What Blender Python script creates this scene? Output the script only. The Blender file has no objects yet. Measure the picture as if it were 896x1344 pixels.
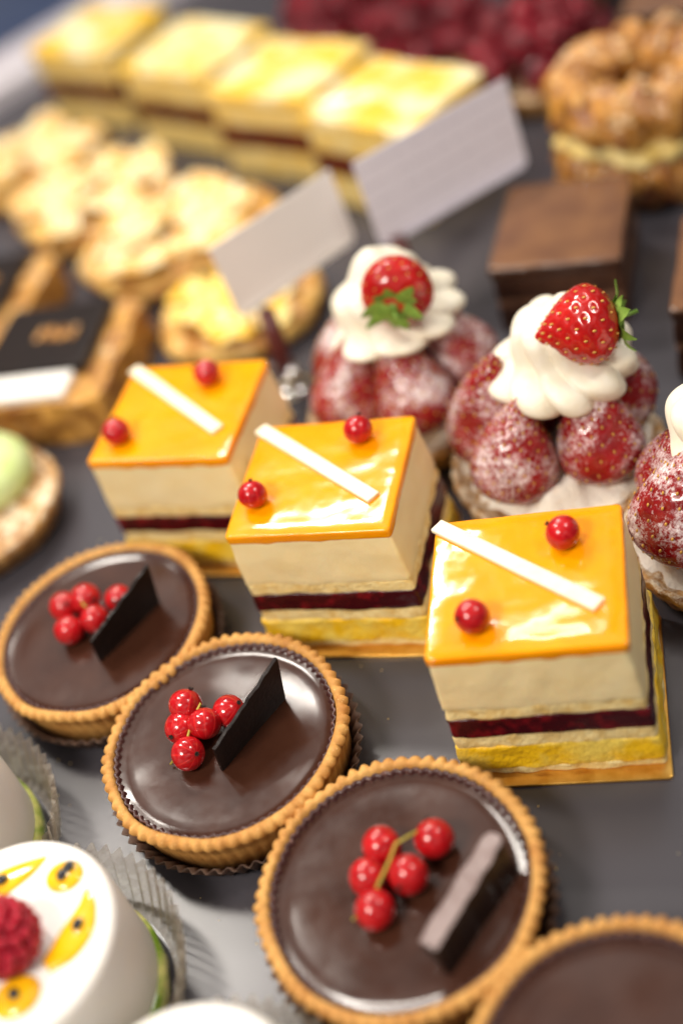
import bpy, math, random
from mathutils import Vector, Matrix, noise
random.seed(4)
S=0.01
sc=bpy.context.scene
COL=sc.collection
rnd=random.random
def U(a,b): return a+(b-a)*rnd()

# ------------------------------------------------------------ materials
def mat(name,c1,rough=.5,c2=None,nscale=1.,ncon=(.35,.65),bump=0,bscale=8.,bdist=.05,bump2=0,b2scale=1.,sss=0,srad=(1,.5,.25),sscale=.3,
        coat=0,crough=.05,trans=0,metal=0,spec=.5,ior=1.45,sugar=0,sugscale=6.,sugcol=(.88,.86,.84),sugr=(.80,.95),sugn2=(.7,.35),top=None,speck=None,alpha=1,detail=4,sheen=0,vein=None,roughn=0):
    m=bpy.data.materials.new(name); m.use_nodes=True
    nt=m.node_tree; N=nt.nodes; L=nt.links
    b=N["Principled BSDF"]
    tc=N.new("ShaderNodeTexCoord"); oi=N.new("ShaderNodeObjectInfo")
    mp=N.new("ShaderNodeVectorMath"); mp.operation='MULTIPLY_ADD'
    mp.inputs[1].default_value=(100,100,100)
    rv=N.new("ShaderNodeMath"); rv.operation='MULTIPLY'; rv.inputs[1].default_value=37.
    L.new(oi.outputs["Random"],rv.inputs[0]); L.new(tc.outputs["Object"],mp.inputs[0]); L.new(rv.outputs[0],mp.inputs[2])
    co=mp.outputs[0]
    def nz(scale,det=detail,rg=.55):
        n=N.new("ShaderNodeTexNoise"); n.inputs["Scale"].default_value=scale; n.inputs["Detail"].default_value=det
        n.inputs["Roughness"].default_value=rg; L.new(co,n.inputs["Vector"]); return n.outputs["Fac"]
    def ramp(src,a,bb):
        r=N.new("ShaderNodeMapRange"); r.inputs[1].default_value=a; r.inputs[2].default_value=bb; L.new(src,r.inputs[0]); return r.outputs[0]
    def mix(f,a,bb):
        x=N.new("ShaderNodeMix"); x.data_type='RGBA'
        if isinstance(f,float): x.inputs[0].default_value=f
        else: L.new(f,x.inputs[0])
        for i,v in ((6,a),(7,bb)):
            if isinstance(v,tuple): x.inputs[i].default_value=(*v,1)
            else: L.new(v,x.inputs[i])
        return x.outputs[2]
    col=c1
    if c2 is not None: col=mix(ramp(nz(nscale),*ncon),c1,c2)
    if speck:
        vo=N.new("ShaderNodeTexVoronoi"); vo.inputs["Scale"].default_value=speck[1]; L.new(co,vo.inputs["Vector"])
        col=mix(ramp(vo.outputs["Distance"],speck[2],speck[2]*.5),col,speck[0])
    ro=None
    if vein:
        sx=N.new("ShaderNodeSeparateXYZ"); L.new(tc.outputs["Object"],sx.inputs[0])
        at=N.new("ShaderNodeMath"); at.operation='ARCTAN2'; L.new(sx.outputs[0],at.inputs[0]); L.new(sx.outputs[1],at.inputs[1])
        ml=N.new("ShaderNodeMath"); ml.operation='MULTIPLY'; ml.inputs[1].default_value=10; L.new(at.outputs[0],ml.inputs[0])
        sn=N.new("ShaderNodeMath"); sn.operation='SINE'; L.new(ml.outputs[0],sn.inputs[0])
        col=mix(ramp(sn.outputs[0],.75,1.),col,vein)
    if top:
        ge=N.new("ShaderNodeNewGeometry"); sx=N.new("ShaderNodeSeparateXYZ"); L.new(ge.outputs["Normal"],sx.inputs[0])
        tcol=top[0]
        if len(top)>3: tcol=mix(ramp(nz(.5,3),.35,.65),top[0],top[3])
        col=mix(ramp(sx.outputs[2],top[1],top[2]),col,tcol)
    if sugar:
        ge=N.new("ShaderNodeNewGeometry"); sx=N.new("ShaderNodeSeparateXYZ"); L.new(ge.outputs["Normal"],sx.inputs[0])
        a=ramp(sx.outputs[2],-.35,.9)
        n1=nz(sugscale,8,.75); n2=nz(sugn2[0],2)
        ad=N.new("ShaderNodeMath"); ad.operation='MULTIPLY_ADD'; L.new(a,ad.inputs[0]); ad.inputs[1].default_value=.30*sugar; L.new(n1,ad.inputs[2])
        ad2=N.new("ShaderNodeMath"); ad2.operation='MULTIPLY_ADD'; L.new(n2,ad2.inputs[0]); ad2.inputs[1].default_value=sugn2[1]; L.new(ad.outputs[0],ad2.inputs[2])
        f=ramp(ad2.outputs[0],*sugr)
        col=mix(f,col,sugcol)
        ro=N.new("ShaderNodeMapRange"); L.new(f,ro.inputs[0]); ro.inputs[3].default_value=rough; ro.inputs[4].default_value=.8; ro=ro.outputs[0]
    if isinstance(col,tuple): b.inputs["Base Color"].default_value=(*col,1)
    else: L.new(col,b.inputs["Base Color"])
    b.inputs["Roughness"].default_value=rough
    if ro: L.new(ro,b.inputs["Roughness"])
    elif roughn:
        r=N.new("ShaderNodeMapRange"); L.new(nz(2.5),r.inputs[0]); r.inputs[1].default_value=.3; r.inputs[2].default_value=.7
        r.inputs[3].default_value=rough; r.inputs[4].default_value=rough+roughn; L.new(r.outputs[0],b.inputs["Roughness"])
    b.inputs["Metallic"].default_value=metal; b.inputs["IOR"].default_value=ior
    b.inputs["Specular IOR Level"].default_value=spec
    b.inputs["Subsurface Weight"].default_value=sss; b.inputs["Subsurface Radius"].default_value=srad; b.inputs["Subsurface Scale"].default_value=sscale*S
    b.inputs["Coat Weight"].default_value=coat; b.inputs["Coat Roughness"].default_value=crough
    b.inputs["Transmission Weight"].default_value=trans; b.inputs["Alpha"].default_value=alpha
    b.inputs["Sheen Weight"].default_value=sheen
    prev=None
    for st,scl,ds in ((bump,bscale,bdist),(bump2,b2scale,bdist*4)):
        if st:
            bp=N.new("ShaderNodeBump"); bp.inputs["Strength"].default_value=st; bp.inputs["Distance"].default_value=ds*S
            L.new(nz(scl,4 if scl>3 else 1.5),bp.inputs["Height"])
            if prev: L.new(prev,bp.inputs["Normal"])
            prev=bp.outputs[0]
    if prev:
        L.new(prev,b.inputs["Normal"])
        if coat: L.new(prev,b.inputs["Coat Normal"])
    return m

M={}
M['crust']=mat("baked_crust",(.66,.36,.105),.6,(.42,.17,.038),1.3,(.35,.75),bump=.6,bscale=14,bdist=.035,speck=((.76,.48,.19),7,.18),spec=.3)
M['ganache']=mat("chocolate_ganache",(.040,.0135,.0075),.13,(.054,.0195,.011),.6,bump2=.09,b2scale=.45,bdist=.05,roughn=.06,spec=.62)
M['gedge']=mat("dark_crinkled_edge",(.05,.016,.014),.35,(.20,.10,.08),6,(.55,.75))
M['paper']=mat("brown_paper_liner",(.11,.062,.045),.6,(.17,.11,.08),3)
M['currant']=mat("red_currant_skin",(.54,.007,.012),.16,(.34,.004,.007),1.5,sss=.3,srad=(1,.12,.08),sscale=.25,coat=.4,crough=.08,vein=(.60,.02,.02))
M['dark']=mat("dark_calyx",(.02,.012,.008),.8)
M['stem']=mat("currant_stem",(.45,.36,.05),.5)
M['shard']=mat("dark_chocolate",(.007,.0035,.003),.34,(.014,.007,.005),3,bump=.5,bscale=7,bdist=.02,spec=.35)
M['shardd']=mat("pale_top_chocolate",(.009,.0045,.004),.3,(.018,.009,.007),5,(.4,.7),bump=.5,bscale=9,bdist=.03,top=((.30,.23,.22),.45,.88,(.20,.14,.13)))  # dark chocolate, upward faces mixed to a paler grey-brown
M['mousse']=mat("mango_mousse",(.92,.77,.44),.55,(.90,.70,.34),.9,(.3,.8),bump=.5,bscale=9,bdist=.03,bump2=.15,b2scale=1.6,sss=.15,sscale=.3)
M['sponge']=mat("pale_sponge",(.92,.74,.35),.75,(.78,.50,.13),2.6,(.42,.75),bump=1.,bscale=8,bdist=.07)
M['spongey']=mat("soaked_yellow_sponge",(.93,.56,.012),.35,(.92,.68,.12),.9,(.42,.60),bump=1.,bscale=5,bdist=.08)
M['jelly']=mat("raspberry_jelly",(.050,.003,.006),.25,(.26,.008,.014),1.8,(.5,.8),bump=.5,bscale=5,bdist=.05)
M['glaze']=mat("mango_glaze",(.96,.31,.001),.11,(.96,.38,.002),.5,(.3,.7),bump2=.16,b2scale=.75,bdist=.06,sss=.25,srad=(1,.6,.1),sscale=.4,spec=.42,coat=.2,crough=.04)
M['gold']=mat("gold_foil_board",(.85,.50,.12),.28,(.70,.36,.06),2,metal=.9,bump=.4,bscale=5,bdist=.02)
M['whitechoc']=mat("white_chocolate",(.90,.83,.64),.42,(.86,.77,.54),2,bump=.2,bscale=9,bdist=.02)
M['cream']=mat("whipped_cream",(.88,.83,.70),.45,(.86,.79,.62),2,bump=.2,bscale=6,bdist=.03,sss=.04,srad=(1,.8,.6),sscale=.12)
M['strawb']=mat("strawberry_flesh",(.34,.007,.008),.2,(.18,.004,.006),1.1,(.3,.7),sss=.12,srad=(1,.15,.08),sscale=.3,coat=.4,crough=.1,sugar=.5,sugscale=7.5,sugr=(.98,1.22),sugcol=(.84,.75,.75),sugn2=(.6,.80))
M['strawc']=mat("glossy_strawberry",(.56,.015,.012),.17,(.36,.007,.008),1.1,(.3,.7),sss=.15,srad=(1,.15,.08),sscale=.3,coat=.4,crough=.08)
M['seed']=mat("strawberry_seed",(.60,.32,.06),.4)
M['leaf']=mat("strawberry_leaf",(.13,.26,.03),.5,(.24,.40,.07),3,bump=.3)
M['sugarcream']=mat("sugared_cream",(.88,.83,.74),.75,(.84,.70,.52),1.6,(.55,.8),bump=.8,bscale=7,bdist=.1)
M['choux']=mat("toasted_choux",(.64,.30,.055),.28,(.20,.055,.010),.9,(.38,.62),bump=1.,bscale=3,bdist=.2,sugar=.4,sugscale=2.5,sugcol=(.90,.70,.42),coat=.3,crough=.15)
M['puff']=mat("flaky_pastry",(.66,.34,.07),.35,(.24,.08,.015),1.1,(.4,.65),bump=1.,bscale=5,bdist=.1,sugar=.2,sugscale=1.5,sugcol=(.88,.72,.46))
M['fruit']=mat("sugared_fruit",(.74,.38,.055),.4,(.90,.74,.36),.8,(.42,.58),bump=.8,bscale=2.2,bdist=.15,sugar=.3,sugscale=.9,sugcol=(.93,.88,.72),sugr=(.76,.92))
M['fruitb']=mat("browned_fruit_edge",(.48,.20,.03),.45,(.82,.54,.16),1.0,(.42,.62),bump=.8,bscale=3,bdist=.12,sugar=.2,sugscale=1.1,sugcol=(.90,.84,.68))
M['fruity']=mat("lemon_fruit",(.90,.52,.025),.35,(.92,.74,.26),.9,(.42,.58),bump=.5,bscale=4,bdist=.08,sugar=.3,sugscale=1.1,sugcol=(.92,.86,.66))
M['icing']=mat("yellow_icing",(.88,.54,.05),.2,(.90,.80,.48),.40,(.42,.60),bump=.3,bscale=4,bdist=.04,coat=.3)
M['custard']=mat("vanilla_custard",(.84,.68,.30),.5,(.82,.56,.13),1.1,bump=.4,bscale=5)
M['jam']=mat("red_jam",(.08,.010,.006),.35,(.14,.020,.008),1.4)
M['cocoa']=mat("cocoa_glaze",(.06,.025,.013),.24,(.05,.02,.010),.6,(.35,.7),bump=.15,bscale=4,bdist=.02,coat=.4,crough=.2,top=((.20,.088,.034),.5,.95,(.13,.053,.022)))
M['cocoaside']=mat("chocolate_sponge",(.05,.018,.009),.6,(.09,.036,.016),2,bump=.8,bscale=5)
M['cocoamid']=mat("chocolate_cream_layer",(.30,.16,.09),.5,(.22,.11,.06),2)
M['rasp']=mat("raspberry_flesh",(.50,.012,.038),.4,(.34,.006,.02),2,sss=.3,srad=(1,.15,.15),sscale=.25)
M['raspd']=mat("dark_raspberry",(.32,.006,.022),.3,(.06,.002,.007),.8,coat=.2)
M['white']=mat("white_mousse",(.88,.86,.82),.38,(.87,.84,.78),1,bump=.2,bscale=5,bdist=.02,sss=.2,srad=(1,.9,.7),sscale=.4)
M['sauce']=mat("passion_fruit_sauce",(.95,.54,.010),.12,(.90,.44,.006),1.5,coat=.5,crough=.05)
M['black']=mat("black_seed",(.012,.012,.014),.2,coat=.5)
M['green']=mat("lime_jelly",(.16,.28,.02),.25,(.62,.60,.20),.9,(.4,.6),coat=.5)
M['palegreen']=mat("pistachio_cream",(.58,.72,.24),.4,(.66,.76,.38),1)
M['nut']=mat("caramelised_nut_crust",(.60,.33,.11),.5,(.28,.115,.03),2.2,(.4,.65),bump=1.,bscale=4,bdist=.12,sugar=.6,sugscale=2,sugcol=(.85,.74,.55))
M['card']=mat("ivory_card",(.90,.85,.81),.55,(.87,.82,.78),.3)
M['chrome']=mat("polished_steel",(.75,.74,.73),.08,metal=1)
M['rod']=mat("dark_red_rod",(.10,.02,.018),.3)
M['liner']=mat("translucent_fluted_cup",(.50,.42,.34),.3,(.78,.72,.64),2.5,(.45,.6),alpha=.45)
M['tray']=mat("grey_tray_metal",(.064,.060,.070),.27,(.057,.053,.063),.08,(.3,.7),bump2=.04,b2scale=.25,spec=.62)
M['rail']=mat("pale_rail",(.72,.68,.72),.35,(.60,.56,.61),.1)
M['blue']=mat("blue_glass_panel",(.035,.065,.17),.3,(.08,.13,.26),.08)
M['darkbg']=mat("dark_counter",(.018,.014,.016),.4)

def card_text():
    m=M['card'].copy(); m.name="printed_card"
    nt=m.node_tree;N=nt.nodes;L=nt.links;b=N["Principled BSDF"]
    tc=N.new("ShaderNodeTexCoord");mp=N.new("ShaderNodeMapping");mp.inputs["Scale"].default_value=(100,100,100);L.new(tc.outputs["Object"],mp.inputs[0])
    sx=N.new("ShaderNodeSeparateXYZ");L.new(mp.outputs[0],sx.inputs[0])
    w=N.new("ShaderNodeMath");w.operation='MULTIPLY';w.inputs[1].default_value=7.5;L.new(sx.outputs[2],w.inputs[0])
    s=N.new("ShaderNodeMath");s.operation='SINE';L.new(w.outputs[0],s.inputs[0])
    n=N.new("ShaderNodeTexNoise");n.inputs["Scale"].default_value=4.5;L.new(mp.outputs[0],n.inputs["Vector"])
    mm=N.new("ShaderNodeMath");mm.operation='MULTIPLY';L.new(s.outputs[0],mm.inputs[0]);L.new(n.outputs["Fac"],mm.inputs[1])
    r=N.new("ShaderNodeMapRange");r.inputs[1].default_value=.42;r.inputs[2].default_value=.52;r.inputs[4].default_value=.3;L.new(mm.outputs[0],r.inputs[0])
    x=N.new("ShaderNodeMix");x.data_type='RGBA';L.new(r.outputs[0],x.inputs[0]);x.inputs[6].default_value=(.78,.74,.81,1);x.inputs[7].default_value=(.30,.25,.32,1)
    L.new(x.outputs[2],b.inputs["Base Color"]); return m
M['cardt']=card_text()

# ------------------------------------------------------------ builders (cm in, m out)
def mesh(name,vs,fs,mats,smooth=True,mi=None):
    me=bpy.data.meshes.new(name)
    me.from_pydata([(v[0]*S,v[1]*S,v[2]*S) for v in vs],[],fs)
    for m in (mats if isinstance(mats,(list,tuple)) else [mats]): me.materials.append(m)
    if mi: me.polygons.foreach_set("material_index",mi)
    me.polygons.foreach_set("use_smooth",[smooth]*len(me.polygons)); me.update()
    return me
def ob(name,data,parent=None,loc=(0,0,0),rot=(0,0,0)):
    o=bpy.data.objects.new(name,data); COL.objects.link(o)
    o.location=(loc[0]*S,loc[1]*S,loc[2]*S); o.rotation_euler=rot
    if parent: o.parent=parent
    return o
def root(name,loc,rz,label,cat,group=None):
    o=bpy.data.objects.new(name,None); COL.objects.link(o); o.empty_display_size=.01
    o.location=(loc[0]*S,loc[1]*S,loc[2]*S); o.rotation_euler=(0,0,rz)
    o["label"]=label; o["category"]=cat
    if group:o["group"]=group
    return o
def copy_tree(o,parent=None):
    n=o.copy(); COL.objects.link(n)
    if parent: n.parent=parent
    for c in list(o.children): copy_tree(c,n)
    return n
def clone(o,loc,rz,label=None):
    n=copy_tree(o); n.location=(loc[0]*S,loc[1]*S,loc[2]*S); n.rotation_euler=(0,0,rz)
    if label:n["label"]=label
    return n
def lathe_geo(prof,n,fn=None,close=False):
    vs=[];fs=[];k=len(prof)
    for j in range(n):
        t=2*math.pi*j/n
        for i,(r,z) in enumerate(prof):
            rr,zz=(r,z) if fn is None else fn(i,t,r,z)
            vs.append((rr*math.cos(t),rr*math.sin(t),zz))
    for j in range(n):
        a=j*k;b=((j+1)%n)*k
        for i in range(k-1): fs.append((a+i,b+i,b+i+1,a+i+1))
    return vs,fs
def lathe(name,prof,n,m,fn=None): 
    v,f=lathe_geo(prof,n,fn); return mesh(name,v,f,m)
def join(parts):
    vs=[];fs=[];mi=[]
    for p in parts:
        v,f=p[0],p[1];k=p[2] if len(p)>2 else 0
        o=len(vs);vs+=list(v);fs+=[tuple(i+o for i in q) for q in f];mi+=[k]*len(f)
    return vs,fs,mi
def ell(r,seg=12,rings=8,c=(0,0,0),rotm=None):
    vs=[];fs=[]
    for i in range(rings+1):
        p=math.pi*i/rings
        for j in range(seg):
            t=2*math.pi*j/seg
            v=Vector((r[0]*math.sin(p)*math.cos(t),r[1]*math.sin(p)*math.sin(t),r[2]*math.cos(p)))
            if rotm: v=rotm@v
            vs.append(tuple(v+Vector(c)))
    for i in range(rings):
        for j in range(seg):
            a=i*seg+j;b=i*seg+(j+1)%seg
            fs.append((a,a+seg,b+seg,b))
    return vs,fs
def nz(x,y,z,s=1.): return noise.noise(Vector((x*s,y*s,z*s)))
def slab_geo(w,d,z0,z1,nx=24,nzv=6,round_=.08,side=.05,seed=0,top=.0,bot=.0,sc_=1.2,crn=.15,bulge=0):
    per=[];hw,hd=w/2,d/2
    def seg(ax,ay,bx,by,n):
        for i in range(n): per.append((ax+(bx-ax)*i/n,ay+(by-ay)*i/n))
    def arc(cx,cy,a0,n=4):
        for i in range(n): 
            a=a0+math.pi/2*i/n; per.append((cx+crn*math.cos(a),cy+crn*math.sin(a)))
    arc(hw-crn,hd-crn,0);seg(hw-crn,hd,-hw+crn,hd,nx);arc(-hw+crn,hd-crn,math.pi/2);seg(-hw,hd-crn,-hw,-hd+crn,nx)
    arc(-hw+crn,-hd+crn,math.pi);seg(-hw+crn,-hd,hw-crn,-hd,nx);arc(hw-crn,-hd+crn,1.5*math.pi);seg(hw,-hd+crn,hw,hd-crn,nx)
    P=len(per);rows=[]
    rr=min(round_,(z1-z0)*.49)
    for k in range(4): a=math.pi/2*k/3; rows.append((rr*(1-math.sin(a)),z0+rr*(1-math.cos(a))))
    for k in range(1,nzv): rows.append((0,z0+rr+(z1-z0-2*rr)*k/nzv))
    for k in range(4): a=math.pi/2*k/3; rows.append((rr*(1-math.cos(a)),z1-rr*(1-math.sin(a))))
    for ins in (.5,1.2,2.0): rows.append((rr+ins*min(w,d)/6,z1))
    rows.insert(0,(rr+.5,z0))
    vs=[];fs=[]
    for (ins,z) in rows:
        for (x,y) in per:
            sx=(hw-ins)/hw;sy=(hd-ins)/hd
            X,Y=x*sx,y*sy
            n=nz(x+seed*7,y,z,sc_)*side+nz(x+seed*3,y,z*1.5,4)*side*.35
            l=math.hypot(X,Y)+1e-6
            bz=bulge*math.sin(math.pi*min(1,max(0,(z-z0)/(z1-z0))))
            X+=X/l*(n+bz) if abs(ins)<.6 else 0;Y+=Y/l*(n+bz) if abs(ins)<.6 else 0
            f=(z-z0)/(z1-z0)
            Z=z+nz(x,y,seed+z1*3,.9)*(top*f)+nz(x,y,seed+z0*3,.9)*(bot*(1-f))
            vs.append((X,Y,Z))
    R=len(rows)
    for i in range(R-1):
        for j in range(P):
            a=i*P+j;b=i*P+(j+1)%P; fs.append((a,b,b+P,a+P))
    c=len(vs);vs.append((0,0,z1));
    for j in range(P): fs.append(((R-1)*P+j,(R-1)*P+(j+1)%P,c))
    c=len(vs);vs.append((0,0,z0))
    for j in range(P): fs.append(((j+1)%P,j,c))
    return vs,fs
def slab(name,m,*a,**k):
    v,f=slab_geo(*a,**k); return mesh(name,v,f,m)
def tube_geo(pts,rad,seg=8,squash=1.):
    vs=[];fs=[];n=len(pts)
    for i,p in enumerate(pts):
        p=Vector(p);t=(Vector(pts[min(i+1,n-1)])-Vector(pts[max(i-1,0)])).normalized()
        u=Vector((0,0,1)) if abs(t.z)<.9 else Vector((1,0,0))
        s=t.cross(u).normalized();u=s.cross(t)
        r=rad[i] if isinstance(rad,(list,tuple)) else rad
        for j in range(seg):
            a=2*math.pi*j/seg; vs.append(tuple(p+s*math.cos(a)*r+u*math.sin(a)*r*squash))
    for i in range(n-1):
        for j in range(seg):
            a=i*seg+j;b=i*seg+(j+1)%seg;fs.append((a,b,b+seg,a+seg))
    fs.append(tuple(range(seg))[::-1]);fs.append(tuple(range((n-1)*seg,n*seg)))
    return vs,fs

# ------------------------------------------------------------ shared meshes
def currant_mesh():
    v,f=ell((.58,.58,.56),28,18)
    v=[(x*(1+.03*nz(x,y,z,2)),y*(1+.03*nz(x,y,z,2)),z) for x,y,z in v]
    c=[]
    for i in range(6):
        a=i*math.pi/3
        c.append(tube_geo([(0,0,.52),(.05*math.cos(a),.05*math.sin(a),.61),(.09*math.cos(a),.09*math.sin(a),.65)],[.035,.03,.012],5)+(1,))
    V,F,MI=join([(v,f,0)]+c)
    return mesh("red_currant",V,F,[M['currant'],M['dark']],True,MI)
CUR=currant_mesh()
def currant(parent,x,y,z,s=1.):
    o=ob("red_currant",CUR,parent,(x,y,z),(U(-1.2,1.2),U(-1.2,1.2),U(0,6)))
    s*=U(.93,1.04);o.scale=(s,s,s*U(.95,1.03)); return o

def strawberry_mesh(m,L=3.5,W=1.4,nseed=120,name="strawberry",pw=.62):
    prof=lambda t:W*(math.sin(math.pi*(t**pw)))**.85
    sg,rg=60,50
    seeds=[]
    for i in range(nseed):
        t=.07+.88*(i+.5)/nseed; a=i*2.39996
        r=prof(t);seeds.append((r*math.cos(a),r*math.sin(a),t*L,a,t))
    vs=[];fs=[]
    sv=[Vector(s[:3]) for s in seeds]
    from mathutils.kdtree import KDTree
    kd=KDTree(len(sv))
    for i,s in enumerate(sv):kd.insert(s,i)
    kd.balance()
    for i in range(rg+1):
        t=i/rg
        r=prof(max(1e-4,min(t,.9999)))
        for j in range(sg):
            a=2*math.pi*j/sg
            rr=r*(1+.07*nz(math.cos(a)*.9,math.sin(a)*.9,t*1.5))
            p=Vector((rr*math.cos(a),rr*math.sin(a),t*L))
            _,_,dd=kd.find(p)
            p2=p.copy();k=math.exp(-(dd/.12)**2)*.09
            if r>.1: p2.x-=k*math.cos(a);p2.y-=k*math.sin(a)
            vs.append(tuple(p2))
    for i in range(rg):
        for j in range(sg):
            a=i*sg+j;b=i*sg+(j+1)%sg;fs.append((a,b,b+sg,a+sg))
    parts=[(vs,fs,0)]
    for x,y,z,a,t in seeds:
        k=1-.02/max(.2,math.hypot(x,y))
        rot=Matrix.Rotation(a,3,'Z')
        parts.append(ell((.03,.05,.075),6,4,(x*k,y*k,z),rot)+(1,))
    V,F,MI=join(parts)
    return mesh(name,V,F,[m,M['seed']],True,MI)
STRAW=strawberry_mesh(M['strawb'],4.6,1.72,150,"strawberry",.52)
STRAWC=strawberry_mesh(M['strawc'],3.0,1.42,100,"strawberry_garnish",.66)
def calyx_mesh():
    vs=[];fs=[]
    for k in range(9):
        a0=k*2*math.pi/9+U(-.2,.2);L=U(.9,1.3);cu=U(.15,.8);w=U(.24,.32)
        b=len(vs)
        for i in range(7):
            t=i/6;r=.08+L*t;wd=w*math.sin(math.pi*(t*.85+.12))**.9+.005
            z=-.05-cu*t*t*.9+.1*math.sin(t*5+k)+.30*t
            for s in (-1,0,1):
                x=r;y=wd*s;zz=z-(.06 if s==0 else 0)
                vs.append((x*math.cos(a0)-y*math.sin(a0),x*math.sin(a0)+y*math.cos(a0),zz))
        for i in range(6):
            for s in (0,1):
                q=b+i*3+s;fs.append((q,q+1,q+4,q+3))
    V,F=tube_geo([(0,0,0),(.05,0,-.35),(.15,.05,-.7)],[.09,.07,.07],7)
    V,F,_=join([(vs,fs),(V,F)])
    return mesh("calyx",V,F,M['leaf'])
CALYX=calyx_mesh()
def axis_rot(d):
    return Vector(d).to_track_quat('Z','Y').to_euler()

def raspberry_mesh(m,R=1.0,H=1.15,name="raspberry",n=70,seg=10,k=.20):
    parts=[ell((R*.8,R*.8,H*.8),14,8)]
    for i in range(n):
        t=(i+.5)/n;ph=math.acos(1-2*t);a=i*2.39996
        s=k*R*(1-.25*abs(math.cos(ph)))*U(.9,1.15)
        parts.append(ell((s,s,s),seg,6,(R*.84*math.sin(ph)*math.cos(a),R*.84*math.sin(ph)*math.sin(a),H*.84*math.cos(ph))))
    V,F,_=join(parts);return mesh(name,V,F,m)
RASP=raspberry_mesh(M['rasp'],1.12,1.1,n=84,k=.205)
RASPD=raspberry_mesh(M['raspd'],1.08,1.05,"dark_raspberry",40,8)

# ------------------------------------------------------------ setting
def setting():
    tray=mesh("tray",[(-75,-45,0),(60,-45,0),(60,62,0),(-26,74,0),(-48,50,0),(-75,20,0)],[(0,1,2,3,4,5)],M['tray'],False)
    o=ob("display_tray",tray); o["kind"]="structure"
    a=Vector((-80,14.5,0));b=Vector((-22,78,0));d=(b-a).normalized();nn=Vector((-d.y,d.x,0))
    V=[];w=5.6;a=a-nn*2.2;b=b-nn*2.2
    for p in (a,b):
        for off,z in ((0,.01),(0,1.2),(.4,1.6),(w-.4,1.6),(w,1.2),(w,-.5)):
            q=p+nn*off;V.append((q.x,q.y,z))
    F=[(i,i+1,i+7,i+6) for i in range(5)]
    r=ob("rail",mesh("rail",V,F,M['rail'],False)); r["kind"]="structure"
    V=[(-140,30,-4),(40,30,-4),(40,200,-4),(-140,200,-4)]
    r=ob("floor",mesh("floor",V,[(0,1,2,3)],M['blue'],False)); r["kind"]="structure"
    V=[(-22,74.5,-4),(60,62.5,-4),(60,62.5,14),(-22,74.5,14)]
    r=ob("wall",mesh("wall",V,[(0,1,2,3)],M['darkbg'],False)); r["kind"]="structure"
setting()

# ------------------------------------------------------------ chocolate tarts
NL=64
def crust_fn(i,t,r,z):
    lobe=abs(math.sin(t*NL/2+.6*nz(math.cos(t)*3,math.sin(t)*3,7)))
    k={3:.3,4:.7,5:1,6:1,7:.9,8:.6,9:.2}.get(i,0)
    am=1+.7*nz(math.cos(t)*4,math.sin(t)*4,2)
    w=nz(math.cos(t)*2,math.sin(t)*2,i*.1)*.08
    return r+k*am*.13*(lobe-.5)*(1 if i<8 else -.3)+w, z+(k*am*.10*(lobe-.5) if 4<i<9 else 0)+nz(math.cos(t)*1.5,math.sin(t)*1.5,3)*.06
CR=lathe("crust",[(.01,.2),(3.7,.2),(3.88,.3),(4.02,1.4),(4.13,1.85),(4.23,2.02),(4.27,2.16),(4.17,2.31),(4.0,2.35),(3.90,2.27),(3.84,2.05),(3.78,1.7)],512,M['crust'],crust_fn)
def edge_fn(i,t,r,z):
    return r+.045*math.sin(t*74)*(i>0)+.02*nz(math.cos(t)*5,math.sin(t)*5,1),z
EDG=lathe("ganache_edge",[(3.85,1.9),(3.87,2.21),(3.81,2.24),(3.73,2.15),(3.69,2.03),(3.6,1.98)],444,M['gedge'],edge_fn)
def fill_fn(i,t,r,z):
    x,y=r*math.cos(t),r*math.sin(t)
    return r,z+.045*nz(x,y,.3,.5)
GAN=lathe("ganache",[(.001,2.02)]+[(r*.2,2.02) for r in range(1,18)]+[(3.6,2.04),(3.70,2.08),(3.79,2.09)],160,M['ganache'],fill_fn)
PAP=lathe("paper_liner",[(.01,.06),(3.7,.06),(3.95,.15),(4.15,.6),(4.42,1.1),(4.40,1.12),(4.1,.62),(3.9,.18)],480,M['paper'],lambda i,t,r,z:(r+(.09*math.sin(t*60) if i in(2,3,4,5,6,7) else 0),z))
def shard_mesh(name,m,L,h0,h1,th,seed=0):
    out=[(0,0),(L*.96,0)]
    n=20
    for i in range(n+1):
        t=1-i/n
        h=h0+(h1-h0)*t+.12*nz(t*8,seed,0)+.08*nz(t*29,seed,3)
        out.append((L*t+(.14*nz(t*3,1,seed) if i in(0,n) else 0),h))
    V=[(x,-th/2,z) for x,z in out]+[(x,th/2,z) for x,z in out];n=len(out)
    F=[tuple(range(n)),tuple(range(2*n-1,n-1,-1))]+[(i+n,(i+1)%n+n,(i+1)%n,i) for i in range(n)]
    return mesh(name,V,F,m,False)
def add_bevel(o,w,seg=2):
    b=o.modifiers.new("bevel",'BEVEL');b.width=w*S;b.segments=seg;b.limit_method='ANGLE';b.angle_limit=.9
SH1=shard_mesh("chocolate_shard",M['shard'],3.4,1.5,2.45,.13,2)
SH1b=shard_mesh("chocolate_shard_broken",M['shard'],3.3,1.4,2.35,.13,7)
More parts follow.
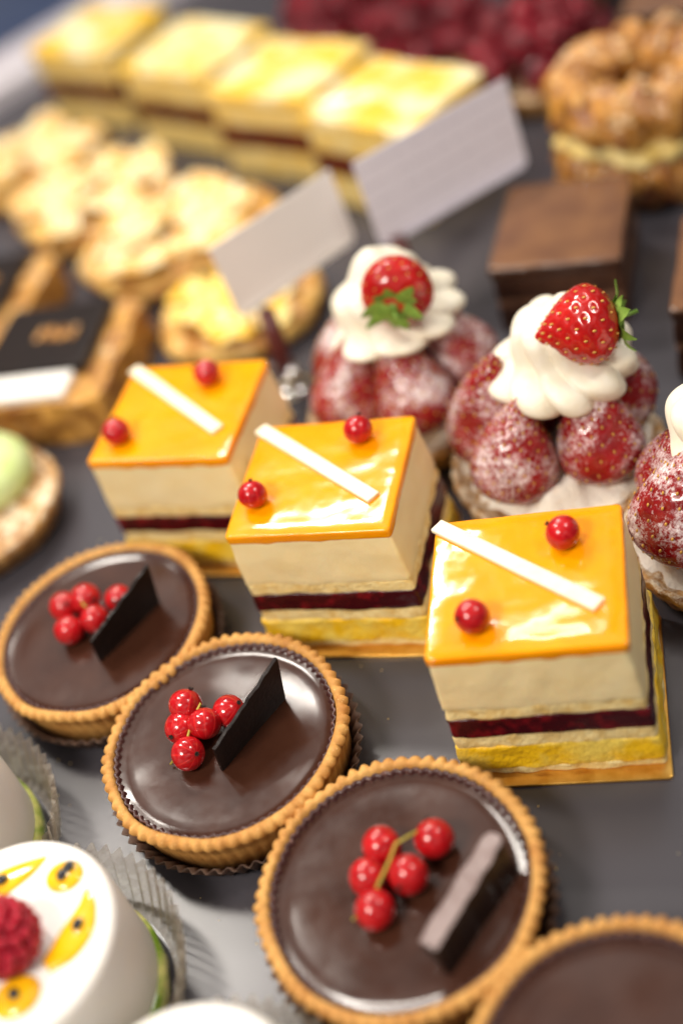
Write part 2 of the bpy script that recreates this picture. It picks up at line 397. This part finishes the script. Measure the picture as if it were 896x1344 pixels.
def chunk_mesh():
    V=[];F=[];n=26;L=3.6
    for i in range(n+1):
        t=i/n;w=.36+.06*nz(t*6,1,1)+.03*nz(t*22,3,1);h=1.2+.25*t+.05*nz(t*7,5,1)
        if i in(0,n):w*=.8
        for y,z in((-w*.8,0),(-w,h*.97),(-w*.75,h),(0,h+.02*nz(t*15,2,2)),(w*.7,h),(w,h*.96),(w*.8,0)):
            V.append((L*t+.16*nz(y*3,z,i*.01),y+.02*nz(t*18,z,8),z))
    for i in range(n):
        for j in range(6):
            a=i*7+j;F.append((a,a+7,a+8,a+1))
    F.append(tuple(range(7)));F.append(tuple(range(n*7,n*7+7))[::-1])
    return mesh("chocolate_shard_pale_top",V,F,M['shardd'],False)
SH2=chunk_mesh()
def tart(x,y,cur,sh,base,rz,label):
    r=root("chocolate_tart",(x,y,0),0,label,"chocolate tart","chocolate tarts with red currants")
    ob("paper_liner",PAP,r,(0,0,0),(0,0,rz))
    ob("crust",CR,r,(0,0,0),(0,0,rz))
    ob("ganache",GAN,r,(0,0,0),(0,0,rz)); ob("ganache_edge",EDG,r,(0,0,0),(0,0,rz))
    for c in cur: currant(r,c[0],c[1],2.02+.52+(c[2] if len(c)>2 else 0),c[3] if len(c)>3 else 1)
    (x0,y0),(x1,y1),tilt=base
    o=ob("chocolate_shard",sh,r,(x0,y0,1.95),(tilt,0,math.atan2(y1-y0,x1-x0)))
    if sh is not SH2: add_bevel(o,.02)
    if cur:
        c=cur
        cxm=sum(k[0] for k in c)/len(c);cym=sum(k[1] for k in c)/len(c)
        pts=[(c[1][0],c[1][1]+.35,2.9),(cxm+.15,cym+.5,3.1),(cxm,cym,3.05),(c[-1][0]-.1,c[-1][1]+.2,2.7),(c[-1][0]-.75,c[-1][1]-.1,2.15)]
        v,f=tube_geo(pts,.045,6); ob("currant_stem",mesh("currant_stem",v,f,M['stem']),r)
    return r
tart(-4.18,-8.11,[(-.5,1.0),(1.08,1.15,.05),(-.8,.02),(.42,-.02,.12),(-.5,-1.0)],SH2,((1.45,-2.55),(3.3,.55),-.25),.3,"chocolate tart with five red currants and a pale-topped chocolate piece")
tart(-10.64,-2.54,[(-1.3,.85,.3),(-.5,.12,.2),(-1.4,.15),(.2,.7),(-.95,-.9)],SH1,((.1,-1.25),(2.0,1.75),.2),1.1,"glossy chocolate tart with red currants and an upright chocolate shard")
tart(-16.58,2.73,[(-1.6,.9),(-.65,1.0,.2),(.65,1.0),(-1.05,-.3),(-.05,.05,.1)],SH1b,((.3,-1.5),(2.2,1.4),.2),2.0,"glossy chocolate tart with red currants beside a mango cake")
tart(2.2,-13.6,[(-.7,.2),(.4,.3),(-.3,-1.0)],SH1,((.9,-2.3),(2.6,.4),0),.7,"plain dark chocolate tart with golden fluted crust")

# ------------------------------------------------------------ mango cakes
def mango(x,y,rz,cur,seed,label):
    r=root("mango_cake",(x,y,0),rz,label,"cake","square mango mousse cakes")
    w,d=5.9,5.6
    def lay(nm,m,*a,**k):
        v,f=slab_geo(*a,**k);V=[]
        for X,Y,Z in v:
            q=max(0,(5.3-Z)/5.3)
            V.append((-3+(X+3)*(1+.115*q),2.85-(2.85-Y)*(1+.09*q),Z))
        ob(nm,mesh(nm,V,f,M[m]),r)
    ob("cake_board",slab("cake_board",M['gold'],w+.80,d+.95,.0,.12,nx=4,nzv=1,round_=.03,side=0),r,(.30,-.46,.01))
    lay("sponge_layer",'sponge',w-.08,d-.08,.13,.45,nx=50,nzv=4,round_=.05,side=.08,seed=seed+8,top=.04,sc_=2)
    lay("custard_layer",'spongey',w-.0,d-.0,.38,1.5,nx=50,nzv=8,round_=.10,side=.09,seed=seed,top=.06,bot=.06,sc_=1.6)
    lay("sponge_layer",'sponge',w-.08,d-.08,1.46,2.0,nx=50,nzv=5,round_=.04,side=.08,seed=seed+6,top=.03,bot=.06,sc_=2)
    lay("jelly_layer",'jelly',w-.02,d-.02,1.95,2.82,nx=50,nzv=5,round_=.07,side=.06,seed=seed+1,top=.06,bot=.06)
    lay("sponge_layer",'sponge',w-.05,d-.05,2.80,3.3,nx=50,nzv=6,round_=.04,side=.07,seed=seed+2,bot=.06,top=.12,sc_=2)
    lay("mousse_layer",'mousse',w,d,3.25,5.32,nx=50,nzv=12,round_=.05,side=.05,seed=seed+3,bot=.14,bulge=.02)
    v,f=slab_geo(w+.08,d+.08,5.25,5.68,nx=40,nzv=3,round_=.10,side=.025,seed=seed+4,bot=.0,crn=.16,sc_=.9)
    V=[]
    for X,Y,Z in v:
        q=min(1,max(0,(5.45-Z)/.25)); edge=max(abs(X)/(w/2),abs(Y)/(d/2))>.9
        if edge: Z-=q*max(0,nz(X*1.1+seed,Y*1.1,seed)*.32+nz(X*3+seed,Y*3,4)*.08)
        V.append((X,Y,Z))
    ob("glaze",mesh("glaze",V,f,M['glaze']),r)
    a,b=Vector((-2.95,2.62,0)),Vector((2.2,-1.35,0));L=(b-a).length
    ob("white_chocolate_stick",slab("white_chocolate_stick",M['whitechoc'],L,.54,0,.15,nx=8,nzv=1,round_=.03,side=.03,crn=.05,seed=seed),r,((a.x+b.x)/2,(a.y+b.y)/2,5.67),(.0,0,math.atan2(b.y-a.y,b.x-a.x)))
    for cx,cy in cur: currant(r,cx,cy,5.68+.46,.97)
    return r
mango(0,0,0,[(1.2,1.35),(-1.5,-1.7)],1,"mango mousse cake with glossy orange glaze beside a chocolate tart")
mango(-7.30,5.80,-.082,[(1.15,1.75),(-2.15,-1.25)],11,"mango mousse cake standing between two matching cakes")
mango(-13.83,10.58,-.127,[(.9,1.6),(-1.9,-1.65)],21,"mango mousse cake with dark jelly layer near the card holder")

# ------------------------------------------------------------ strawberry tartlets
def cream_swirl(seed):
    nt_,nz_=260,110;vs=[];fs=[]
    H=4.0
    def env(u):
        return 2.95*(math.sin(min(1,u/.24)*math.pi/2)**.6)*(1-u**1.2)**.70+.02
    for i in range(nz_+1):
        u=i/nz_
        for j in range(nt_):
            th=2*math.pi*j/nt_
            h=math.cos(2*math.pi*(u*2.1-th/(2*math.pi)))
            w=nz(math.cos(th)*1.1,math.sin(th)*1.1,u*2+seed)
            ph=4.5*th+u*8.5+1.0*w
            ridge=abs(math.cos(ph))**.85
            fade=min(1,(1-u)*3)
            r=env(u)*(1+.09*h*fade+.17*(ridge-.6)*fade+.11*w)
            z=H*u+.16*h*fade*(.3+u)+.2*nz(math.cos(th)*1.5,math.sin(th)*1.5,seed+u*2)*fade
            vs.append((r*math.cos(th)+.25*u*u,r*math.sin(th),z))
    for i in range(nz_):
        for j in range(nt_):
            a=i*nt_+j;b=i*nt_+(j+1)%nt_;fs.append((a,b,b+nt_,a+nt_))
    return mesh("cream_swirl",vs,fs,M['cream'])
SCR=lathe("tartlet_crust",[(.01,.1),(3.2,.1),(3.5,.25),(3.9,1.1),(4.05,1.45),(3.95,1.62),(3.75,1.6),(3.6,1.35),(.01,1.3)],260,M['nut'],
    lambda i,t,r,z:(r+(.10*abs(math.sin(t*16))+.12*nz(math.cos(t)*3,math.sin(t)*3,i*.4) if i>1 and i<7 else 0),z+(.12*nz(math.cos(t)*3,math.sin(t)*3,9) if i>3 else 0)))
def bed_fn(i,t,r,z):
    x,y=r*math.cos(t),r*math.sin(t);k=min(1,i/3)
    return r+.35*nz(x,y,5,1.1),z+k*(.5*nz(x,y,2,.9)+.25*nz(x,y,7,2.2))
BED=lathe("cream_bed",[(.01,2.6)]+[(r*.25,2.6-.0062*r*r) for r in range(1,15)]+[(3.85,1.1)],140,M['sugarcream'],bed_fn)
def straw_tart(x,y,rz,angs,top,topdir,label,cof=(.5,.8),seed=1):
    r=root("strawberry_tartlet",(x,y,0),0,label,"strawberry tart","strawberry tartlets with whipped cream")
    ob("crust",SCR,r,(0,0,0),(0,0,rz));ob("cream_bed",BED,r,(0,0,0),(0,0,rz+.5))
    for i,(a,rad) in enumerate(angs):
        a=math.radians(a);s=U(.94,1.08)
        p=(rad*math.cos(a)*1.12,rad*math.sin(a)*1.12,1.6)
        o=ob("strawberry",STRAW,r,p,axis_rot((-math.cos(a)*.28+U(-.12,.12),-math.sin(a)*.28+U(-.12,.12),1)))
        o.rotation_euler.rotate_axis('Z',U(0,6)); o.scale=(s,s,s*U(.95,1.05))
    ob("cream_swirl",cream_swirl(seed),r,(cof[0],cof[1],4.25),(0.05,.06,rz))
    d=Vector(topdir).normalized()
    g=ob("strawberry",STRAWC,r,(top[0]-d.x*1.3,top[1]-d.y*1.3,top[2]-d.z*1.3),axis_rot(d))
    ob("calyx",CALYX,g,(0,0,.05),(0,0,U(0,3)))
    return r
straw_tart(.35,9.9,.4,[(228,2.2),(322,2.2),(165,2.3),(32,2.5),(100,2.2)],(1.75,.0,7.35),(-1,-.15,.0),"strawberry tartlet with sugared berries, its garnish leaf facing sideways",(.75,.8),1)
straw_tart(-6.1,14.4,2.6,[(215,2.2),(300,2.2),(150,2.3),(15,2.9),(85,2.2)],(1.3,-.6,7.5),(.0,.95,.0),"strawberry tartlet with cream swirl and leaf facing forward",(.45,.9),5)
straw_tart(6.7,5.3,3.0,[(200,2.3),(265,2.2),(140,2.3),(330,2.3),(60,2.2)],(.9,.3,7.6),(.6,.6,.2),"strawberry tartlet beside a mango mousse cake",(.5,.8),8)

# ------------------------------------------------------------ white mousse cakes with raspberry
WH=lathe("mousse_body",[(.01,.85),(3.1,.85),(3.2,1.0),(3.27,4.2),(3.2,4.42),(3.05,4.5),(2.4,4.5),(1.2,4.5),(.01,4.5)],120,M['white'],lambda i,t,r,z:(r+.02*nz(math.cos(t)*2,math.sin(t)*2,z),z))
GB=lathe("lime_base",[(.01,.1),(3.1,.1),(3.3,.25),(3.32,.8),(3.15,.95),(.01,.95)],120,M['green'],lambda i,t,r,z:(r+.06*nz(math.cos(t)*5,math.sin(t)*5,z),z))
LIN=lathe("fluted_cup",[(3.4,.06),(3.7,.2),(4.05,1.2),(4.35,2.1)],520,M['liner'],lambda i,t,r,z:(r+(.12*math.sin(t*52) if i>0 else 0),z+(.06*math.sin(t*52)+.15*nz(math.cos(t)*2,math.sin(t)*2,1) if i==3 else 0)))
SEED=mesh("passion_fruit_seed",*ell((.17,.21,.11),10,6),M['black'])
def mousse(x,y,label):
    r=root("white_mousse_cake",(x,y,0),0,label,"mousse cake","round white mousse cakes in fluted cups")
    ob("fluted_cup",LIN,r);ob("lime_base",GB,r);ob("mousse_body",WH,r)
    ob("raspberry",RASP,r,(.35,-.35,5.35),(.3,.2,0))
    parts=[]
    def sm(pts,rad):
        P=[];Rr=[]
        for i in range(len(pts)-1):
            for k in range(6):
                t=k/6;P.append(tuple(Vector(pts[i]).lerp(Vector(pts[i+1]),t)));Rr.append(rad[i]*(1-t)+rad[i+1]*t)
        P.append(pts[-1]);Rr.append(rad[-1])
        for _ in range(4):
            P=[P[0]]+[tuple((Vector(P[i-1])+Vector(P[i+1])+Vector(P[i])*2)/4) for i in range(1,len(P)-1)]+[P[-1]]
            Rr=[Rr[0]]+[(Rr[i-1]+Rr[i+1]+2*Rr[i])/4 for i in range(1,len(Rr)-1)]+[Rr[-1]]
        return tube_geo(P,Rr,14,.28)
    z=4.51
    parts.append(ell((.60,.52,.16),20,8,(1.25,1.95,z)))
    parts.append(sm([(2.1,1.5,z),(2.25,1.0,z),(2.2,.3,z),(1.95,-.3,z),(1.5,-.8,z)],[.08,.30,.52,.50,.25]))
    parts.append(ell((.72,.62,.17),20,8,(.85,-1.65,z),Matrix.Rotation(.4,3,'Z')))
    parts.append(sm([(-1.5,1.3,z),(-.8,1.75,z),(0,2.25,z),(.45,2.6,z)],[.25,.5,.3,.05]))
    parts.append(ell((.7,.5,.17),20,8,(-.4,-2.4,z)))
    parts.append(sm([(-2.2,-.9,z),(-2.4,0,z),(-2.0,.9,z)],[.2,.42,.2]))
    v,f,_=join(parts);ob("passion_fruit_sauce",mesh("passion_fruit_sauce",v,f,M['sauce']),r)
    for a,b in((1.25,1.9),(2.2,.35),(.85,-1.65),(1.4,2.15),(-.4,-2.4),(-.7,1.8),(-2.35,.1)):
        ob("passion_fruit_seed",SEED,r,(a,b,4.70),(0,0,U(0,3)))
    return r
m1=mousse(-14.85,-10.8,"round white mousse cake topped with raspberry and passion fruit sauce")
clone(m1,(-20.6,-5.7,0),.8);clone(m1,(-8.4,-15.8,0),2.2)

# ------------------------------------------------------------ slices at the back
def slice_(x,y,rz,seed):
    r=root("custard_slice",(x,y,0),rz,"layered custard slice with yellow icing and red jam layer","pastry slice","custard slices in a row")
    w,d=7.3,6.0
    for nm,mm,a,b,sd,e in(("sponge_layer",'custard',.02,1.9,.15,0),("jam_layer",'jam',1.85,3.2,.1,.08),("custard_layer",'custard',3.15,4.75,.1,0)):
        ob(nm,slab(nm,M[mm],w+e,d+e,a,b,nx=20,nzv=5,round_=.08,side=sd,seed=seed),r)
    ob("icing",slab("icing",M['icing'],w+.2,d+.25,4.72,5.3,nx=20,nzv=3,round_=.12,side=.08,seed=seed,top=.15,crn=.25),r)
for i,(x,y) in enumerate(((-7.5,34.4),(-14.0,40),(-20.8,45.6),(-28.8,51.6))): slice_(x,y,math.radians(-32+(-3,3,0,4)[i]),i*3+40)

def choc(x,y,rz,h,seed,label):
    r=root("chocolate_cake",(x,y,0),rz,label,"chocolate cake","square chocolate cakes")
    ob("chocolate_sponge",slab("chocolate_sponge",M['cocoaside'],5.5,6.4,.02,1.4,nx=20,nzv=5,round_=.06,side=.1,seed=seed),r)
    ob("cream_layer",slab("cream_layer",M['cocoamid'],5.45,6.35,1.38,1.75,nx=20,nzv=2,round_=.06,side=.1,seed=seed+1),r)
    ob("chocolate_sponge",slab("chocolate_sponge",M['cocoaside'],5.5,6.4,1.72,h-.6,nx=20,nzv=5,round_=.06,side=.1,seed=seed+2),r)
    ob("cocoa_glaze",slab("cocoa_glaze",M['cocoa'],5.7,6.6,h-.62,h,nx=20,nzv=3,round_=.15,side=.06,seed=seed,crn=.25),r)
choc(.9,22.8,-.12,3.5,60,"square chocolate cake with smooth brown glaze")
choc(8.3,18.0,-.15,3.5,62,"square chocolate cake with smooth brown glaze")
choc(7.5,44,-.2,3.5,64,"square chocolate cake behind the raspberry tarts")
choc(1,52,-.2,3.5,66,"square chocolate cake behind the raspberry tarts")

ALM=mesh("almond_flake",*ell((.42,.26,.05),10,5),M['fruit'])
ALM2=mesh("almond_flake_browned",*ell((.38,.3,.08),10,5),M['puff'])
def ring(x,y):
    r=root("choux_ring",(x,y,0),0,"golden choux ring filled with cream, sprinkled with almonds","choux pastry")
    def tor(R,a,b,zc,amp,seed,n=220,s=40,lob=0):
        vs=[];fs=[]
        for i in range(n):
            t=2*math.pi*i/n
            for j in range(s):
                p=2*math.pi*j/s
                k=1+amp*nz(math.cos(t)*3+seed,math.sin(t)*3,math.sin(p)*1.2)+.6*amp*nz(math.cos(t)*9,math.sin(t)*9+seed,p*.9)+lob*abs(math.sin(t*6+p))
                rr=R+a*k*math.cos(p);vs.append((rr*math.cos(t),rr*math.sin(t),zc+b*k*math.sin(p)))
        for i in range(n):
            for j in range(s):
                A=i*s+j;B=((i+1)%n)*s+j;A2=i*s+(j+1)%s;B2=((i+1)%n)*s+(j+1)%s;fs.append((A,B,B2,A2))
        return vs,fs
    v,f=tor(2.95,1.35,1.4,1.4,.28,1,lob=.2);ob("choux_base",mesh("choux_base",v,f,M['choux']),r)
    v,f=tor(2.95,1.15,.6,3.1,.35,5,lob=.25);ob("cream_filling",mesh("cream_filling",v,f,M['custard']),r)
    v,f=tor(2.95,1.25,1.2,4.6,.28,9,lob=.32);ob("choux_top",mesh("choux_top",v,f,M['choux']),r)
    for i in range(26):
        t=U(0,6.28);p=U(.2,2.9);rr=2.95+1.5*math.cos(p)
        ob("almond_flake",ALM if i%2 else ALM2,r,(rr*math.cos(t),rr*math.sin(t),4.7+1.35*math.sin(p)),(U(-.6,.6),U(-.6,.6),U(0,6)))
ring(4.9,31.6)

def rasp_tart(x,y,seed):
    random.seed(seed)
    r=root("raspberry_tart",(x,y,0),0,"round tart piled with dark red raspberries","raspberry tart","raspberry tarts")
    ob("crust",SCR,r)
    for ringr,n,z in((3.2,8,2.4),(1.5,4,2.9),(2.3,6,3.7),(.7,2,4.3)):
        for i in range(n):
            a=i*2*math.pi/n+U(-.25,.25)
            ob("raspberry",RASPD,r,(ringr*math.cos(a),ringr*math.sin(a),z+U(-.3,.3)),(U(-1,1),U(-1,1),U(0,6)))
for i,(x,y) in enumerate(((-.3,42),(-6.8,47.3),(-13.2,52.6))): rasp_tart(x,y,i)

def fruit_tart(x,y,rz,m,label,seed,sc_=1.):
    random.seed(seed)
    r=root("fruit_tart",(x,y,0),rz,label,"fruit pastry","sugared fruit pastries")
    def fb(i,t,rr,z):
        k=1+.12*math.cos(2*t)+.20*nz(math.cos(t)*1.6,math.sin(t)*1.6,seed*3)+.10*abs(math.sin(t*2.5+seed))
        k*=sc_
        xx,yy=rr*math.cos(t),rr*math.sin(t)
        return rr*k,z*.8+(.3*nz(xx,yy,seed,.9) if i>3 else 0)
    ob("pastry_base",lathe("pastry_base",[(.01,.05),(3.5,.05),(3.9,.3),(4.2,.9),(4.15,1.4),(3.8,1.75),(3.0,1.6),(2,1.6),(1,1.6),(.01,1.6)],180,M['fruitb'],fb),r)
    for i in range(6):
        a=i*2*math.pi/6+U(-.3,.3);rad=U(1.7,2.8)*sc_
        v,f=ell((2.2*sc_*U(.85,1.1),1.4*sc_*U(.8,1.15),.22),36,16)
        v=[(p[0]*(1+.35*nz(p[0],p[1],i+seed,1.3)),p[1]*(1+.3*p[0]/1.75+.35*nz(p[0],p[1],i+9+seed,1.3)),p[2]+.5*nz(p[0]+i*3,p[1],seed,1.0)+.02*p[0]**2) for p in v]
        ob("fruit_slice",mesh("fruit_slice",v,f,m),r,(rad*math.cos(a),rad*math.sin(a),1.75+U(-.1,.3)),(U(-.1,.3),U(-.25,.1),a+U(.3,.9)))
fruit_tart(-32.8,43.2,.3,M['fruit'],"round pastry with sugar-dusted fruit slices",1)
fruit_tart(-26.6,37.0,.1,M['fruit'],"round pastry with sugar-dusted fruit slices",2,1.05)
fruit_tart(-20.2,31.0,.2,M['fruit'],"round pastry with sugar-dusted fruit slices",3,1.12)
fruit_tart(-15.2,23.6,.2,M['fruity'],"yellow fruit pastry behind the card holder",4,.85)

def plaque(x,y,rz,label):
    r=root("chocolate_topped_pastry",(x,y,0),rz,label,"pastry","chocolate topped flaky pastries")
    ob("flaky_pastry",slab("flaky_pastry",M['puff'],7.2,7.6,.02,2.4,nx=24,nzv=8,round_=.1,side=.28,seed=x,crn=.15,sc_=1.1,top=.2),r)
    ob("chocolate_plaque",slab("chocolate_plaque",M['shard'],5.7,5.2,2.45,2.95,nx=10,nzv=2,round_=.06,side=.03,crn=.08),r,(-.5,.9,0))
    ob("white_chocolate_plaque",slab("white_chocolate_plaque",M['white'],5.0,1.7,2.45,2.85,nx=10,nzv=2,round_=.06,side=.02),r,(-.6,-2.7,0))
    pts=[(-1+.25*math.cos(i*.9)+i*.09,1+.5*math.sin(i*1.3),2.98) for i in range(24)]
    v,f=tube_geo(pts,.09,6);ob("gold_piping",mesh("gold_piping",v,f,M['choux']),r)
plaque(-23.7,20.2,-.05,"flaky pastry with dark chocolate plaque and white chocolate strip")
plaque(-30.2,26.0,-.05,"flaky pastry with dark chocolate plaque, partly hidden")

r=root("pistachio_tartlet",(-25.4,11.0,0),0,"nutty caramel tartlet topped with pale green cream","tartlet")
ob("crust",SCR,r)
def ng(i,t,r_,z):
    x,y=r_*math.cos(t),r_*math.sin(t);return r_,z+.18*nz(x,y,3,1.6)
ob("nut_topping",lathe("nut_topping",[(.01,1.9)]+[(i*.25,1.9-.002*i*i) for i in range(1,15)]+[(3.7,1.4)],100,M['nut'],ng),r)
ob("pistachio_cream",lathe("pistachio_cream",[(.01,3.7),(.8,3.65),(1.6,3.4),(2.2,3.0),(2.5,2.5),(2.45,2.0),(2.2,1.7)],80,M['palegreen']),r,(.4,1.1,0))

# ------------------------------------------------------------ cards
def card(bl,br,z0,z1,base,m,label,lean=0.):
    cx,cy=(bl[0]+br[0])/2,(bl[1]+br[1])/2
    r=root("card_holder",(base[0],base[1],0),0,label,"price card","cards on small holders")
    ang=math.atan2(br[1]-bl[1],br[0]-bl[0]);L=math.hypot(br[0]-bl[0],br[1]-bl[1])
    v,f=slab_geo(L,.06,0,z1-z0,nx=6,nzv=2,round_=.01,side=0,crn=.02)
    ob("card",mesh("card",v,f,m,False),r,(cx-base[0],cy-base[1],z0),(lean,0,ang))
    parts=[ell((.62,.62,.5),20,12,(0,0,.55)),ell((.4,.4,.35),16,10,(.45,-.35,1.1)),ell((.35,.35,.3),16,10,(-.45,.2,1.15)),lathe_geo([(.01,.02),(1.0,.02),(1.0,.15),(.3,.3),(.01,.3)],30)]
    v,f,_=join(parts);ob("holder_base",mesh("holder_base",v,f,M['chrome']),r)
    v,f=tube_geo([(0,0,.9),(.0,.25,2.4),(-.05,.55,z0+.1)],[.5,.46,.36],10);ob("holder_rod",mesh("holder_rod",v,f,M['rod']),r)
card((-13.3,18.7),(-8.5,23.6),4.0,7.45,(-12.0,18.2),M['card'],"blank ivory card standing on a small steel holder",-.12)
card((-7.2,22.6),(-.6,27.6),3.9,8.0,(-6.4,22.4),M['cardt'],"wide pale card with faint grey writing on a holder",-.12)

random.seed(9)
parts=[]
for i in range(260):
    x,y=U(-20,8),U(-14,16);s=U(.015,.045)
    parts.append(ell((s,s*U(.6,1.2),s*.6),6,4,(x,y,s*.4)))
v,f,_=join(parts);o=ob("crumbs",mesh("crumbs",v,f,M['sponge']));o["kind"]="stuff";o["label"]="tiny pale crumbs scattered on the grey tray";o["category"]="crumbs"

# ------------------------------------------------------------ light: uneven bright room above, dark below
w=bpy.data.worlds.new("World");sc.world=w;w.use_nodes=True
nt=w.node_tree;N=nt.nodes;L=nt.links;bg=N["Background"]
tc=N.new("ShaderNodeTexCoord");sx=N.new("ShaderNodeSeparateXYZ");L.new(tc.outputs["Generated"],sx.inputs[0])
cr=N.new("ShaderNodeValToRGB");L.new(sx.outputs[2],cr.inputs[0])
cr.color_ramp.elements[0].position=.08;cr.color_ramp.elements[0].color=(.07,.062,.065,1)
cr.color_ramp.elements[1].position=.85;cr.color_ramp.elements[1].color=(.78,.73,.69,1)
no=N.new("ShaderNodeTexNoise");no.inputs["Scale"].default_value=3.2;no.inputs["Detail"].default_value=1.5;L.new(tc.outputs["Generated"],no.inputs["Vector"])
mr=N.new("ShaderNodeMapRange");mr.interpolation_type='SMOOTHSTEP';mr.inputs[1].default_value=.46;mr.inputs[2].default_value=.62;mr.inputs[3].default_value=.15;mr.inputs[4].default_value=1.65;L.new(no.outputs["Fac"],mr.inputs[0])
L.new(cr.outputs[0],bg.inputs[0]);L.new(mr.outputs[0],bg.inputs[1])
def area(name,loc,target,sx_,sy_,p,col=(1,.93,.84)):
    l=bpy.data.lights.new(name,'AREA');l.shape='RECTANGLE';l.size=sx_*S;l.size_y=sy_*S;l.energy=p;l.color=col
    o=bpy.data.objects.new(name,l);COL.objects.link(o);o.location=Vector(loc)*S
    o.rotation_euler=(Vector(target)-Vector(loc)).to_track_quat('-Z','Y').to_euler()
area("display_lamp",(-26,54,60),(-10,14,0),20,4,3.0)
area("display_lamp",(-42,22,62),(-12,4,0),6,22,2.2)
area("display_lamp",(-9,46,66),(0,0,0),9,3,.32)  # small extra lamp, added to put a highlight on the nearest glaze
area("fill_lamp",(34,14,66),(0,10,0),12,12,1.4)
area("fill_lamp",(-30,-38,60),(-5,5,0),20,12,4.1,(1,.92,.82))  # unseen fill added at the front to brighten cards and cake fronts

# ------------------------------------------------------------ camera
cd=bpy.data.cameras.new("camera");cam=bpy.data.objects.new("camera",cd);COL.objects.link(cam);sc.camera=cam
R_=Vector((0.9569,0.1135,-0.2673));U_=Vector((0.1084,0.7144,0.6913))
R_=R_.normalized();U_=(U_-R_*U_.dot(R_)).normalized();B_=R_.cross(U_)
m=Matrix(((R_.x,U_.x,B_.x),(R_.y,U_.y,B_.y),(R_.z,U_.z,B_.z))).to_4x4()
m.translation=Vector((5.277,-25.908,34.588))*S
cam.matrix_world=m
cd.sensor_fit='VERTICAL';cd.sensor_height=36;cd.sensor_width=24;cd.lens=1663/1344*36
cd.clip_start=.01;cd.clip_end=20
cd.dof.use_dof=True;cd.dof.focus_distance=.415;cd.dof.aperture_fstop=2.5
sc.view_settings.view_transform='Standard';sc.view_settings.look='None';sc.view_settings.exposure=0
